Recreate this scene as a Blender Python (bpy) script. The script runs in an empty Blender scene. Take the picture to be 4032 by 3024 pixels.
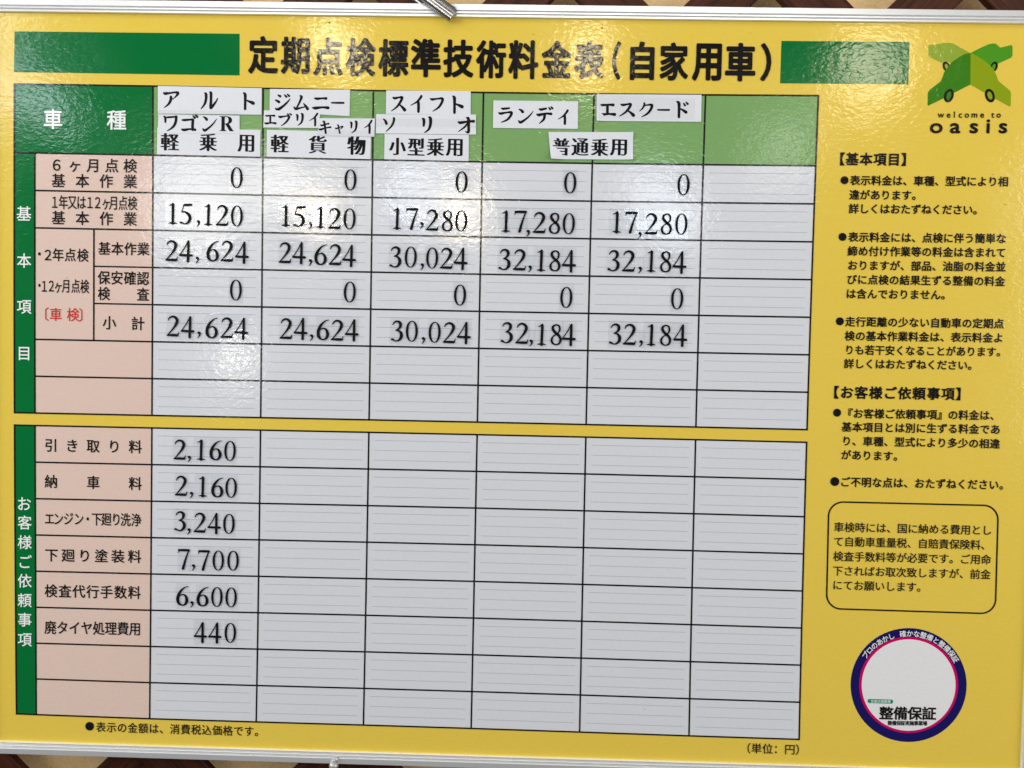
import bpy, bmesh, math, random
from mathutils import Vector, Matrix, Euler
random.seed(7)
sc = bpy.context.scene
COL = sc.collection

# ------------------------------------------------------------------ camera
# metres; the sign's printed face is the plane z = 0, x to the right, y up
CAM = Vector((0.38143, -0.26560, 0.81164))
RC = Matrix(((0.999586, -0.020861, 0.019811), (0.020239, 0.99931, 0.031132), (-0.020447, -0.030718, 0.999319)))
FPX = 3175.99
cd = bpy.data.cameras.new('camera'); cam = bpy.data.objects.new('camera', cd); COL.objects.link(cam)
cam.matrix_world = Matrix.Translation(CAM) @ RC.to_4x4()
cd.sensor_width = 36; cd.lens = FPX/4032*36; cd.clip_start = 0.02; cd.clip_end = 50
sc.camera = cam

def at(px, py, z=0.0):
    """photograph pixel -> point on the sign's plane (or a parallel plane at z)"""
    d = RC @ Vector(((px-2016)/FPX, -(py-1512)/FPX, -1))
    t = (z-CAM.z)/d.z
    return CAM + d*t

# ------------------------------------------------------------------ world and light
w = bpy.data.worlds.new("World"); sc.world = w; w.use_nodes = True
bg = w.node_tree.nodes['Background']; bg.inputs[0].default_value = (0.80, 0.88, 1.0, 1); bg.inputs[1].default_value = 0.08
sc.view_settings.view_transform = 'Standard'; sc.view_settings.look = 'None'; sc.view_settings.exposure = 0; sc.view_settings.gamma = 1

def lamp(name, loc, target, sx, sy, power, col=(1, 1, 1), shape='RECTANGLE'):
    l = bpy.data.lights.new(name, 'AREA'); l.shape = shape; l.size = sx; l.size_y = sy; l.energy = power; l.color = col
    o = bpy.data.objects.new(name, l); COL.objects.link(o); o.location = loc
    o.rotation_euler = (Vector(target)-Vector(loc)).to_track_quat('-Z', 'Y').to_euler()
    return o
C0 = (0.38, -0.3, 0)
# daylight from the shop front, left of and above the sign, and softer light from the right
lamp('window_light', (-1.9, 0.55, 1.05), C0, 1.6, 1.9, 60, (0.93, 0.97, 1.0))
lamp('ceiling_light', (0.3, 2.0, 1.3), C0, 2.6, 0.9, 24, (1.0, 0.97, 0.92))
lamp('room_light', (2.7, 0.0, 1.3), C0, 1.2, 1.9, 43, (1.0, 0.98, 0.95))

def mirror_lamp(name, px, py, wpx, hpx, dist, power, col, ang=0):
    """ceiling lamp or window seen as a reflection around this spot of the sign"""
    P = at(px, py); M = Vector((CAM.x, CAM.y, -CAM.z)); d = (P-M)
    L = M + d*((dist+CAM.z)/CAM.z)
    k = (dist+CAM.z)/FPX
    o = lamp(name, L, P, wpx*k, hpx*k, power, col, 'ELLIPSE')
    return o
WARM = (1.0, 0.86, 0.62); NEU = (1.0, 0.96, 0.88); COOL = (0.80, 0.90, 1.0)
S = 4032/2212
for nm, x, y, ww, hh, p, c in [
    ('downlight', 722, 100, 60, 85, 2.7, WARM), ('downlight', 1268, 120, 55, 90, 2.2, WARM),
    ('downlight', 1880, 150, 150, 130, 3.2, WARM), ('downlight', 690, 455, 60, 60, 2.0, WARM),
    ('downlight', 1000, 455, 60, 60, 2.4, WARM), ('downlight', 505, 775, 60, 40, 1.0, NEU),
    ('window', 430, 440, 220, 190, 3.6, NEU), ('window', 895, 420, 110, 110, 1.6, COOL),
    ('window', 1430, 450, 190, 110, 2.2, COOL), ('window', 75, 215, 70, 170, 1.6, COOL),
    ('window', 600, 400, 90, 100, 1.5, NEU), ('window', 1690, 330, 110, 130, 0.9, NEU)]:
    mirror_lamp(nm, x*S, y*S, ww*S, hh*S, 2.6, p*0.84, c)

# ------------------------------------------------------------------ materials
def lin(c):
    return tuple(((v/255)/12.92 if v/255 <= 0.04045 else ((v/255+0.055)/1.055)**2.4) for v in c)
MATS = {}
def mat(name, rgb, rough=0.2, peel=1.0, metal=0.0, alpha=1.0, var=0.03, spec=0.5, linear=False, peel_scale=1.0):
    if name in MATS: return MATS[name]
    m = bpy.data.materials.new(name); m.use_nodes = True; nt = m.node_tree; N = nt.nodes; L = nt.links
    b = N['Principled BSDF']; c = rgb if linear else lin(rgb)
    b.inputs['Roughness'].default_value = rough; b.inputs['Metallic'].default_value = metal
    b.inputs['Specular IOR Level'].default_value = spec
    geo = N.new('ShaderNodeNewGeometry')
    if var > 0:
        n = N.new('ShaderNodeTexNoise'); n.inputs['Scale'].default_value = 260; n.inputs['Detail'].default_value = 8; n.inputs['Roughness'].default_value = 0.75
        L.new(geo.outputs['Position'], n.inputs['Vector'])
        r = N.new('ShaderNodeMapRange'); r.inputs[1].default_value = 0.3; r.inputs[2].default_value = 0.7
        r.inputs[3].default_value = 1-var; r.inputs[4].default_value = 1+var; L.new(n.outputs[0], r.inputs[0])
        mx = N.new('ShaderNodeVectorMath'); mx.operation = 'SCALE'; mx.inputs[0].default_value = c
        L.new(r.outputs[0], mx.inputs['Scale']); L.new(mx.outputs[0], b.inputs['Base Color'])
    else:
        b.inputs['Base Color'].default_value = (*c, 1)
    if peel > 0:
        # orange-peel relief of the glossy laminate: fine pebbles over slow waves
        mp = N.new('ShaderNodeMapping'); mp.inputs['Scale'].default_value = (0.72, 1.15, 1); L.new(geo.outputs['Position'], mp.inputs[0])
        n1 = N.new('ShaderNodeTexNoise'); n1.inputs['Scale'].default_value = 235*peel_scale; n1.inputs['Detail'].default_value = 1.5; n1.inputs['Distortion'].default_value = 0.6
        n2 = N.new('ShaderNodeTexNoise'); n2.inputs['Scale'].default_value = 38; n2.inputs['Detail'].default_value = 2
        L.new(mp.outputs[0], n1.inputs['Vector']); L.new(geo.outputs['Position'], n2.inputs['Vector'])
        b1 = N.new('ShaderNodeBump'); b1.inputs['Strength'].default_value = 1; b1.inputs['Distance'].default_value = 0.000125*peel
        b2 = N.new('ShaderNodeBump'); b2.inputs['Strength'].default_value = 1; b2.inputs['Distance'].default_value = 0.00016*peel
        L.new(n1.outputs[0], b1.inputs['Height']); L.new(n2.outputs[0], b2.inputs['Height'])
        L.new(b2.outputs[0], b1.inputs['Normal']); L.new(b1.outputs[0], b.inputs['Normal'])
        n3 = N.new('ShaderNodeTexNoise'); n3.inputs['Scale'].default_value = 14; n3.inputs['Detail'].default_value = 5
        L.new(geo.outputs['Position'], n3.inputs['Vector']); rr = N.new('ShaderNodeMapRange')
        rr.inputs[1].default_value = 0.35; rr.inputs[2].default_value = 0.7; rr.inputs[3].default_value = rough; rr.inputs[4].default_value = rough*1.5
        L.new(n3.outputs[0], rr.inputs[0]); L.new(rr.outputs[0], b.inputs['Roughness'])
    if alpha < 1: b.inputs['Alpha'].default_value = alpha
    MATS[name] = m
    return m
YEL = mat('yellow_laminate', (0.745, 0.54, 0.075), 0.10, linear=True)
WHT = mat('white_laminate', (0.65, 0.66, 0.70), 0.10, linear=True)
PNK = mat('pink_laminate', (0.70, 0.525, 0.45), 0.10, linear=True)
DGR = mat('dark_green_laminate', (0.0, 0.145, 0.03), 0.10, linear=True)
LGR = mat('light_green_laminate', (0.19, 0.355, 0.125), 0.10, linear=True)
BLK = mat('black_print', (0.008, 0.007, 0.007), 0.10, var=0, linear=True)
WPR = mat('white_print', (0.82, 0.84, 0.82), 0.10, var=0, linear=True)
RPR = mat('red_print', (0.62, 0.03, 0.02), 0.10, var=0, linear=True)
RUL = mat('grey_ruling_print', (0.36, 0.39, 0.45), 0.10, var=0, linear=True)
NVY = mat('navy_print', (0.008, 0.006, 0.10), 0.10, var=0, linear=True)
CRM = mat('crimson_print', (0.55, 0.0, 0.10), 0.10, var=0, linear=True)
TEA = mat('teal_print', (0.0, 0.25, 0.17), 0.10, var=0, linear=True)
BWH = mat('badge_white_print', (0.74, 0.74, 0.75), 0.10, linear=True)
LG1 = mat('lime_print', (0.26, 0.36, 0.03), 0.10, var=0, linear=True)
LG2 = mat('leaf_green_print', (0.065, 0.28, 0.012), 0.10, var=0, linear=True)
LG3 = mat('deep_green_print', (0.036, 0.19, 0.005), 0.10, var=0, linear=True)
LG4 = mat('olive_green_print', (0.24, 0.325, 0.004), 0.10, var=0, linear=True)
PAP = mat('label_paper', (0.68, 0.695, 0.74), 0.42, peel=0.25, linear=True, spec=0.3)
INK = mat('sticker_ink', (0.003, 0.003, 0.004), 0.55, peel=0, var=0, linear=True, spec=0.12)
def film_mat(name, tint, peel, scale, rough=0.06):
    """clear glossy film: see-through body with a reflecting, slightly wrinkled face"""
    m = bpy.data.materials.new(name); m.use_nodes = True; nt = m.node_tree; N = nt.nodes; L = nt.links
    N.remove(N['Principled BSDF']); out = N['Material Output']
    t = N.new('ShaderNodeBsdfTransparent'); t.inputs[0].default_value = (*tint, 1)
    gl = N.new('ShaderNodeBsdfGlossy'); gl.inputs['Roughness'].default_value = rough
    mx = N.new('ShaderNodeMixShader'); fc = N.new('ShaderNodeMath'); fc.operation = 'MULTIPLY_ADD'; fc.inputs[1].default_value = -0.04; fc.inputs[2].default_value = 0.04
    geo = N.new('ShaderNodeNewGeometry'); n = N.new('ShaderNodeTexNoise'); n.inputs['Scale'].default_value = scale; n.inputs['Detail'].default_value = 2
    L.new(geo.outputs['Position'], n.inputs['Vector']); bp = N.new('ShaderNodeBump'); bp.inputs['Distance'].default_value = peel
    L.new(n.outputs[0], bp.inputs['Height']); L.new(bp.outputs[0], gl.inputs['Normal'])
    L.new(geo.outputs['Backfacing'], fc.inputs[0]); L.new(fc.outputs[0], mx.inputs[0]); L.new(t.outputs[0], mx.inputs[1]); L.new(gl.outputs[0], mx.inputs[2]); L.new(mx.outputs[0], out.inputs[0])
    return m
TAP = film_mat('clear_tape', (0.997, 0.997, 0.995), 0.00010, 120)
FLM = film_mat('clear_film', (0.986, 0.990, 0.994), 0.00012, 160)
ALU = mat('brushed_aluminium', (0.92, 0.92, 0.92), 0.34, peel=0, metal=0.55, var=0.02, linear=True)
STN = mat('satin_steel', (0.42, 0.42, 0.41), 0.42, peel=0, metal=0.6, var=0.0, linear=True)
CHR = mat('chrome_steel', (0.50, 0.50, 0.51), 0.20, peel=0, metal=1.0, var=0.0, linear=True)

DRT = mat('dirt', (0.10, 0.07, 0.025), 0.6, peel=0, var=0, linear=True)
def wood_mat():
    m = bpy.data.materials.new('stained_wood'); m.use_nodes = True; nt = m.node_tree; N = nt.nodes; L = nt.links; b = N['Principled BSDF']
    tc = N.new('ShaderNodeTexCoord'); mp = N.new('ShaderNodeMapping'); mp.inputs['Scale'].default_value = (6, 90, 40)
    L.new(tc.outputs['Object'], mp.inputs[0]); n = N.new('ShaderNodeTexNoise'); n.inputs['Scale'].default_value = 3; n.inputs['Detail'].default_value = 6
    L.new(mp.outputs[0], n.inputs[0]); r = N.new('ShaderNodeValToRGB')
    r.color_ramp.elements[0].position = 0.3; r.color_ramp.elements[0].color = (0.022, 0.0055, 0.002, 1)
    r.color_ramp.elements[1].position = 0.75; r.color_ramp.elements[1].color = (0.080, 0.022, 0.008, 1)
    L.new(n.outputs[0], r.inputs[0]); L.new(r.outputs[0], b.inputs['Base Color']); b.inputs['Roughness'].default_value = 0.5; b.inputs['Specular IOR Level'].default_value = 0.2
    bp = N.new('ShaderNodeBump'); bp.inputs['Distance'].default_value = 0.0004; L.new(n.outputs[0], bp.inputs['Height']); L.new(bp.outputs[0], b.inputs['Normal'])
    return m
WOOD = wood_mat()
def wall_mat():
    m = bpy.data.materials.new('beige_wallpaper'); m.use_nodes = True; nt = m.node_tree; N = nt.nodes; L = nt.links; b = N['Principled BSDF']
    g = N.new('ShaderNodeNewGeometry'); n = N.new('ShaderNodeTexNoise'); n.inputs['Scale'].default_value = 260; n.inputs['Detail'].default_value = 5
    L.new(g.outputs['Position'], n.inputs['Vector']); r = N.new('ShaderNodeValToRGB')
    r.color_ramp.elements[0].position = 0.3; r.color_ramp.elements[0].color = (0.88, 0.58, 0.27, 1)
    r.color_ramp.elements[1].position = 0.7; r.color_ramp.elements[1].color = (0.95, 0.69, 0.36, 1)
    L.new(n.outputs[0], r.inputs[0]); L.new(r.outputs[0], b.inputs['Base Color']); b.inputs['Roughness'].default_value = 0.8
    bp = N.new('ShaderNodeBump'); bp.inputs['Distance'].default_value = 0.0008; L.new(n.outputs[0], bp.inputs['Height']); L.new(bp.outputs[0], b.inputs['Normal'])
    return m
WALLM = wall_mat()

# ------------------------------------------------------------------ mesh helpers
class MB:
    def __init__(s): s.v = []; s.f = []
    def poly(s, pts):
        n = len(s.v); s.v += [tuple(p) for p in pts]; s.f.append(tuple(range(n, n+len(pts))))
    def box(s, a, b):
        (x0, y0, z0), (x1, y1, z1) = a, b; n = len(s.v)
        s.v += [(x0,y0,z0),(x1,y0,z0),(x1,y1,z0),(x0,y1,z0),(x0,y0,z1),(x1,y0,z1),(x1,y1,z1),(x0,y1,z1)]
        for q in ((0,3,2,1),(4,5,6,7),(0,1,5,4),(1,2,6,5),(2,3,7,6),(3,0,4,7)): s.f.append(tuple(n+i for i in q))
    def slab(s, pts, z0, z1):
        """flat sheet with an outline (counter-clockwise) between z0 and z1"""
        n = len(s.v); k = len(pts)
        s.v += [(p[0], p[1], z1) for p in pts] + [(p[0], p[1], z0) for p in pts]
        s.f.append(tuple(range(n, n+k)))
        for i in range(k): s.f.append((n+i, n+k+i, n+k+(i+1) % k, n+(i+1) % k))
    def ring(s, outer, inner, z):
        k = len(outer); n = len(s.v)
        s.v += [(p[0], p[1], z) for p in outer] + [(p[0], p[1], z) for p in inner]
        for i in range(k): s.f.append((n+i, n+(i+1) % k, n+k+(i+1) % k, n+k+i))
    def extrude(s, prof, a, b, up, out=Vector((0, 0, 1))):
        """profile [(u,v)] swept from a to b; u along up, v along out; closed ends"""
        n = len(s.v); k = len(prof)
        for P in (a, b):
            for u, v in prof: s.v.append(tuple(P + up*u + out*v))
        for i in range(k): s.f.append((n+i, n+(i+1) % k, n+k+(i+1) % k, n+k+i))
        s.f.append(tuple(n+i for i in range(k))[::-1]); s.f.append(tuple(n+k+i for i in range(k)))
    def obj(s, name, m, parent=None, smooth=False, origin=None, fix=False):
        me = bpy.data.meshes.new(name); V = s.v
        if origin is not None: V = [tuple(Vector(p)-Vector(origin)) for p in V]
        me.from_pydata(V, [], s.f); me.materials.append(m)
        if fix:
            bm = bmesh.new(); bm.from_mesh(me); bmesh.ops.recalc_face_normals(bm, faces=bm.faces); bm.to_mesh(me); bm.free()
        if smooth: me.polygons.foreach_set('use_smooth', [True]*len(me.polygons))
        o = bpy.data.objects.new(name, me); COL.objects.link(o)
        if origin is not None: o.location = origin
        if parent is not None:
            o.parent = parent
            o.location = Vector(o.location) - Vector(parent.location)
        return o
def empty(name, loc):
    o = bpy.data.objects.new(name, None); o.location = loc; o.empty_display_size = 0.02; COL.objects.link(o); return o
def tag(o, label=None, cat=None, group=None, kind=None):
    if label: o['label'] = label
    if cat: o['category'] = cat
    if group: o['group'] = group
    if kind: o['kind'] = kind
    return o

# crops of the photograph that the measurements were read from: origin, scale
CR = {0: (0, 0, S), 1: (0, 0, .6076), 2: (1344, 0, .6076), 3: (2688, 0, .6076), 4: (0, 1008, .6076), 5: (2688, 1008, .6076),
      6: (0, 2016, .6076), 7: (2688, 2016, .6076), 8: (1344, 2016, .6076), 'A': (600, 320, .39783), 'B': (1440, 320, .61483),
      'C': (600, 620, .39783), 'D': (1440, 640, .61483), 'E': (600, 1140, .39783), 'F': (600, 1680, .54230), 'G': (1500, 0, .22604)}
def P(c, x, y, z=0.0):
    ox, oy, k = CR[c]; return at(ox+x*k, oy+y*k, z)
def K(c, n):   # length in a crop -> metres on the sign
    return n*CR[c][2]*CAM.z/FPX
# ------------------------------------------------------------------ lettering
_G = {}
def glyph(ch, thin=0.0):
    """verts, faces and ink box of one character, em = 1, from Blender's built-in font"""
    key = (ch, thin)
    if key in _G: return _G[key]
    c = bpy.data.curves.new('g', 'FONT'); c.body = ch; c.size = 1; c.resolution_u = 3; c.offset = thin
    o = bpy.data.objects.new('g', c); COL.objects.link(o)
    dg = bpy.context.evaluated_depsgraph_get(); me = bpy.data.meshes.new_from_object(o.evaluated_get(dg))
    V = [(v.co.x, v.co.y) for v in me.vertices]; F = [tuple(p.vertices) for p in me.polygons]
    bpy.data.objects.remove(o); bpy.data.curves.remove(c); bpy.data.meshes.remove(me)
    if not V: V = [(0, 0)]
    bb = (min(v[0] for v in V), min(v[1] for v in V), max(v[0] for v in V), max(v[1] for v in V))
    _G[key] = (V, F, bb); return _G[key]
def shifts(bold, n=8):
    if bold <= 0: return [(0, 0)]
    return [(0, 0)] + [(bold*math.cos(2*math.pi*i/n), bold*math.sin(2*math.pi*i/n)) for i in range(n)]
def put(mb, ch, cx, cy, w, h, z, bold=0.0, rot=0.0, slope=0.0, box=False, thin=0.0, smear=None):
    """character with its em box (or its ink box) of size w x h centred at cx, cy"""
    V, F, bb = glyph(ch, thin)
    if box:
        sx = w/max(1e-6, bb[2]-bb[0]); sy = h/max(1e-6, bb[3]-bb[1]); ox = (bb[0]+bb[2])/2; oy = (bb[1]+bb[3])/2
    else:
        sx, sy, ox, oy = w, h, 0.5, 0.38
    cr, sr = math.cos(rot), math.sin(rot)
    sh = smear if smear else shifts(bold)
    for i, (dx, dy) in enumerate(sh):
        n = len(mb.v)
        for x, y in V:
            X = (x-ox)*sx + dx*w; Y = (y-oy)*sy + dy*w
            X, Y = X*cr - Y*sr, X*sr + Y*cr + X*slope
            mb.v.append((cx+X, cy+Y, z + i*3e-6))
        mb.f += [tuple(n+k for k in f) for f in F]
def line(mb, s, c, a, b, w, h=None, z=0.0005, bold=0.0):
    """characters of s spaced evenly, first and last em centre given in crop c"""
    h = h or w
    for i, ch in enumerate(s):
        if ch == ' ': continue
        t = i/max(1, len(s)-1); x = a[0]+(b[0]-a[0])*t; y = a[1]+(b[1]-a[1])*t
        p = P(c, x, y); put(mb, ch, p.x, p.y, K(c, w), K(c, h), z, bold)
def chars(mb, items, c, w, h, z=0.0005, bold=0.0):
    for ch, x, y in items:
        p = P(c, x, y); put(mb, ch, p.x, p.y, K(c, w), K(c, h), z, bold)
def ell(c, cx, cy, rx, ry, n=48, rot=0.0):
    r = []
    for i in range(n):
        a = -2*math.pi*i/n; x = rx*math.cos(a); y = ry*math.sin(a)
        p = P(c, cx + x*math.cos(rot)-y*math.sin(rot), cy + x*math.sin(rot)+y*math.cos(rot)); r.append((p.x, p.y))
    return r
def dot(mb, c, x, y, r, z=0.0005):
    mb.poly([(px, py, z) for px, py in ell(c, x, y, r, r, 24)])

# brush strokes: (x, y, width) control points joined smoothly, drawn as tapering ribbons
def stroke(pts, mp, out, zi):
    P4 = [pts[0]] + list(pts) + [pts[-1]]; L = []
    for i in range(1, len(P4)-2):
        p0, p1, p2, p3 = P4[i-1:i+3]
        for k in range(7):
            t = k/7
            L.append(tuple(0.5*((2*p1[j]) + (-p0[j]+p2[j])*t + (2*p0[j]-5*p1[j]+4*p2[j]-p3[j])*t*t + (-p0[j]+3*p1[j]-3*p2[j]+p3[j])*t**3) for j in range(3)))
    L.append(tuple(pts[-1])); n = len(out.v)
    M = [(Vector(mp(x, y)), max(0.6, wd)) for x, y, wd in L]; k = mp.k
    for i, (p, wd) in enumerate(M):
        a = M[max(0, i-1)][0]; b = M[min(len(M)-1, i+1)][0]; d = (b-a)
        d = d.normalized() if d.length > 0 else Vector((1, 0))
        nn = Vector((-d.y, d.x))*wd*k/2
        out.v += [(p.x+nn.x, p.y+nn.y, mp.z+zi*4e-6), (p.x-nn.x, p.y-nn.y, mp.z+zi*4e-6)]
    for i in range(len(M)-1): out.f.append((n+2*i, n+2*i+1, n+2*i+3, n+2*i+2))
    for p, wd in (M[0], M[-1]):
        out.poly([(p.x+wd*k/2*math.cos(t*math.pi/5), p.y+wd*k/2*math.sin(t*math.pi/5), mp.z+zi*4e-6+1.5e-6) for t in range(10)])
class Map:
    def __init__(s, f, k, z): s.f = f; s.k = k; s.z = z
    def __call__(s, x, y): return s.f(x, y)

# serif numerals, height 100 from the baseline, centred on x = 0
NUM = {
 '1': [[(-15,86,2.5),(-8,88,4),(2,95,5)], [(3.5,97,6),(4,90,11),(4,60,11.5),(4,8,11),(4,1,13)], [(-15,1.2,2.5),(-4,3,6),(4,3,8),(12,3,6),(23,1.2,2.5)]],
 '2': [[(-25,76,3),(-19,88,6),(-4,95.5,8),(11,90,11),(18.5,76,13),(13,57,11.5),(0,37,7),(-24,7,4)], [(-27,4,7),(0,5.5,11),(19,5.5,11),(24,7,8)], [(23,7,7),(27,16,3.5),(29,22,1.5)]],
 '3': [[(-23,79,3),(-15,91,6),(-1,96,8),(12,89,12),(14.5,76,12.5),(8,62,8),(-7,53,3.5)], [(-7,53,3.5),(9,50,8),(19.5,36,13.5),(18,18,12.5),(6,4.5,7),(-9,2.5,5),(-19,8,8),(-24,9,10)]],
 '4': [[(11,97,9),(11,60,11),(11,0,11)], [(9,97,5),(-8,63,4),(-28,31,4)], [(-28,29,9.5),(0,29,10),(28,29,10)]],
 '5': [[(-9,92,9),(8,92.5,11),(24,94,10)], [(-12,92,3.5),(-17,72,3.5),(-21,58,4)], [(-20,58,4),(-4,58,8),(14,46,13),(20,28,13.5),(12,9,10),(-5,1.5,5),(-17,6,7),(-24,7,9)]],
 '6': [[(27,98,2),(8,91,5),(-13,68,11),(-23,38,14),(-18,13,12),(0,2.5,5.5),(17,11,10),(22.5,30,13.5),(15,50,9.5),(1,57,4.5),(-15,49,4)]],
 '7': [[(-25,93,9),(0,93.5,11),(24,94,10)], [(-24,91,7),(-27,84,3),(-29,78,1.5)], [(24,93,5),(12,58,7.5),(4,30,10),(-3,1,12)]],
 '8': [[(0,97,4.5),(-15,89,9),(-17,75,11.5),(-5,59,11),(13,44,11),(20.5,26,10.5),(15,8,8),(0,2,5),(-16,8,8.5),(-21.5,24,9.5),(-14,41,5.5),(6,55,5),(15,70,7.5),(13,89,7.5),(0,97,4.5)]],
 ',': [[(-1,6,12),(3,4,10),(3,-6,6),(-6,-19,2)]]}
def numeral(mb, ch, x, y, h, z):
    k = h/100
    mp = Map(lambda u, v: (x+u*k, y+v*k), k, z)
    if ch == '0':
        o = []; i = []
        for t in range(40):
            a = 2*math.pi*t/40; ca, sa = math.cos(a), math.sin(a)
            o.append((x+k*29*math.copysign(abs(ca)**0.96, ca), y+k*(50+50*math.copysign(abs(sa)**0.96, sa))))
            i.append((x+k*16.8*ca, y+k*(50+46*math.copysign(abs(sa)**0.92, sa))))
        mb.ring(o, i, z)
    else:
        for j, s in enumerate(NUM[ch]): stroke([(a, b_, wd*1.06+0.8) for a, b_, wd in s], mp, mb, j)

# brushed katakana in a 100 x 100 box, y down
KANA = {
 'ア': [[(2,6,5),(12,12,15),(45,9,9),(78,5,9),(95,8,14),(92,18,12),(78,34,6),(62,46,3)], [(46,30,6),(50,34,13),(47,55,14),(33,78,10),(5,99,2)]],
 'ル': [[(25,5,8),(31,12,13),(31,40,12),(22,72,10),(2,99,3)], [(55,0,8),(60,6,13),(60,50,12),(58,82,13),(60,92,14)], [(59,94,14),(72,80,12),(90,55,7),(99,36,3)]],
 'ト': [[(8,3,8),(20,12,14),(21,50,12),(20,95,12)], [(23,42,4),(50,50,9),(80,58,15),(92,62,16)]],
 'ワ': [[(4,5,8),(12,14,13),(13,40,9),(14,42,9)], [(10,12,5),(40,10,10),(75,8,9),(92,7,14)], [(92,8,14),(86,45,14),(66,75,11),(26,99,3)]],
 'ゴ': [[(5,32,8),(20,32,11),(55,29,8),(64,29,12),(67,36,14)], [(67,32,13),(65,65,13),(66,92,13)], [(2,90,8),(18,93,13),(50,88,8),(80,92,12)], [(68,6,6),(78,18,11)], [(82,1,6),(93,12,11)]],
 'ン': [[(8,6,5),(22,14,12),(30,24,15)], [(4,84,5),(16,96,14),(45,78,10),(75,50,7),(97,20,2)]],
 'ジ': [[(20,5,5),(34,13,13)], [(3,36,5),(16,42,11),(26,48,14)], [(5,88,6),(18,95,15),(45,80,12),(75,55,9),(98,30,3)], [(62,4,5),(74,16,11)], [(80,0,5),(92,11,11)]],
 'ム': [[(42,4,6),(52,12,14),(40,45,10),(22,80,8)], [(3,78,6),(15,90,15),(45,84,8),(78,76,6)], [(66,55,5),(80,72,12),(92,90,16)]],
 'ニ': [[(14,12,6),(30,16,12),(60,13,8),(82,14,14)], [(2,88,6),(20,90,15),(60,84,9),(94,88,15)]],
 'エ': [[(10,12,6),(22,15,12),(55,12,9),(85,14,15)], [(50,16,13),(50,50,13),(50,86,13)], [(2,86,6),(16,92,15),(55,86,9),(94,90,16)]],
 'ブ': [[(2,22,6),(14,28,14),(40,24,9),(66,20,9),(80,26,14),(70,52,12),(50,78,9),(22,99,3)], [(66,2,5),(76,12,11)], [(84,0,5),(95,9,11)]],
 'リ': [[(10,10,8),(22,18,15),(22,40,13),(20,56,10)], [(68,2,8),(82,10,16),(82,45,15),(66,78,11),(26,99,3)]],
 'イ': [[(80,2,12),(70,16,12),(45,38,8),(4,58,2)], [(58,36,13),(60,60,14),(59,96,13)]],
 'キ': [[(16,32,6),(28,36,12),(60,26,8),(80,22,12)], [(3,64,6),(16,68,14),(60,56,8),(96,50,12)], [(36,4,8),(46,10,13),(52,50,13),(58,96,13)]],
 'ャ': [[(5,42,6),(16,48,13),(55,34,8),(84,26,13),(80,36,11),(64,52,5)], [(28,10,8),(38,18,13),(44,55,13),(54,96,14)]],
 'ス': [[(14,10,6),(26,15,13),(55,10,9),(74,10,14),(66,34,13),(42,68,10),(4,97,3)], [(52,52,5),(76,72,12),(92,90,18)]],
 'フ': [[(3,8,6),(16,14,14),(55,9,9),(88,9,15),(84,36,14),(60,72,11),(20,98,3)]],
 'ソ': [[(4,10,6),(18,22,13),(27,42,16)], [(86,4,14),(86,20,13),(68,58,11),(24,98,3)]],
 'オ': [[(3,28,6),(16,33,14),(60,26,9),(95,24,14)], [(54,4,8),(64,10,14),(65,55,13),(64,88,13),(52,90,6),(46,84,3)], [(60,34,7),(40,60,8),(4,86,2)]],
 'ラ': [[(22,4,6),(34,8,12),(76,4,10)], [(3,34,6),(16,40,14),(60,33,9),(92,33,15),(86,56,13),(62,82,11),(20,99,3)]],
 'デ': [[(18,12,6),(28,16,12),(58,10,9)], [(3,44,6),(16,48,14),(55,40,9),(88,42,13)], [(50,46,13),(44,74,11),(18,98,3)], [(74,4,5),(82,14,10)], [(88,0,5),(96,9,10)]],
 'ィ': [[(84,4,13),(72,20,12),(44,44,8),(4,64,2)], [(60,40,14),(62,65,14),(61,95,14)]],
 'ク': [[(34,2,9),(36,14,11),(22,40,8),(3,58,2)], [(34,20,6),(60,14,8),(86,16,15),(80,44,14),(56,76,11),(18,99,3)]],
 'ド': [[(10,3,8),(24,12,15),(25,50,13),(24,95,13)], [(28,42,4),(52,52,10),(78,66,16)], [(60,12,5),(70,24,11)], [(80,5,5),(91,16,11)]],
 'ー': [[(2,45,12),(50,50,15),(97,50,15)]]}
def kana(mb, ch, c, x0, y0, x1, y1, z):
    q = [P(c, x0, y0), P(c, x1, y0), P(c, x1, y1), P(c, x0, y1)]
    def f(u, v):
        u /= 100; v /= 100
        r = q[0]*(1-u)*(1-v)+q[1]*u*(1-v)+q[2]*u*v+q[3]*(1-u)*v
        return (r.x, r.y)
    k = max((q[1]-q[0]).length, (q[3]-q[0]).length)/100
    if ch == 'ー': k = (q[1]-q[0]).length/100*0.85
    mp = Map(f, k, z)
    for j, s in enumerate(KANA[ch]): stroke([(x, y, wd*1.12+2.2) for x, y, wd in s], mp, mb, j)
def kanji(mb, ch, c, x0, y0, x1, y1, z):
    """thin horizontals and thick verticals, like a book face"""
    a = P(c, x0, y1); b = P(c, x1, y0)
    sm = [(-.058+.0145*i, 0) for i in range(9)] + [(0, .010), (0, -.010), (0.03, .008), (-0.03, .008)]
    put(mb, ch, (a.x+b.x)/2, (a.y+b.y)/2, (b.x-a.x)*0.94, b.y-a.y, z, box=True, thin=-0.009, smear=sm, slope=-0.015)
def wl(o):
    v = Vector(o.location)
    while o.parent is not None: o = o.parent; v = v + Vector(o.location)
    return v
def part(mb, name, m, parent, smooth=False, fix=False):
    o = mb.obj(name, m, None, smooth, None, fix); o.parent = parent; o.location = -wl(parent); return o

# ------------------------------------------------------------------ setting: wall
mb = MB(); mb.box((-1.6, -1.5, -0.12), (2.4, 0.9, -0.062)); tag(mb.obj('wall', WALLM), kind='structure')

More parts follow.
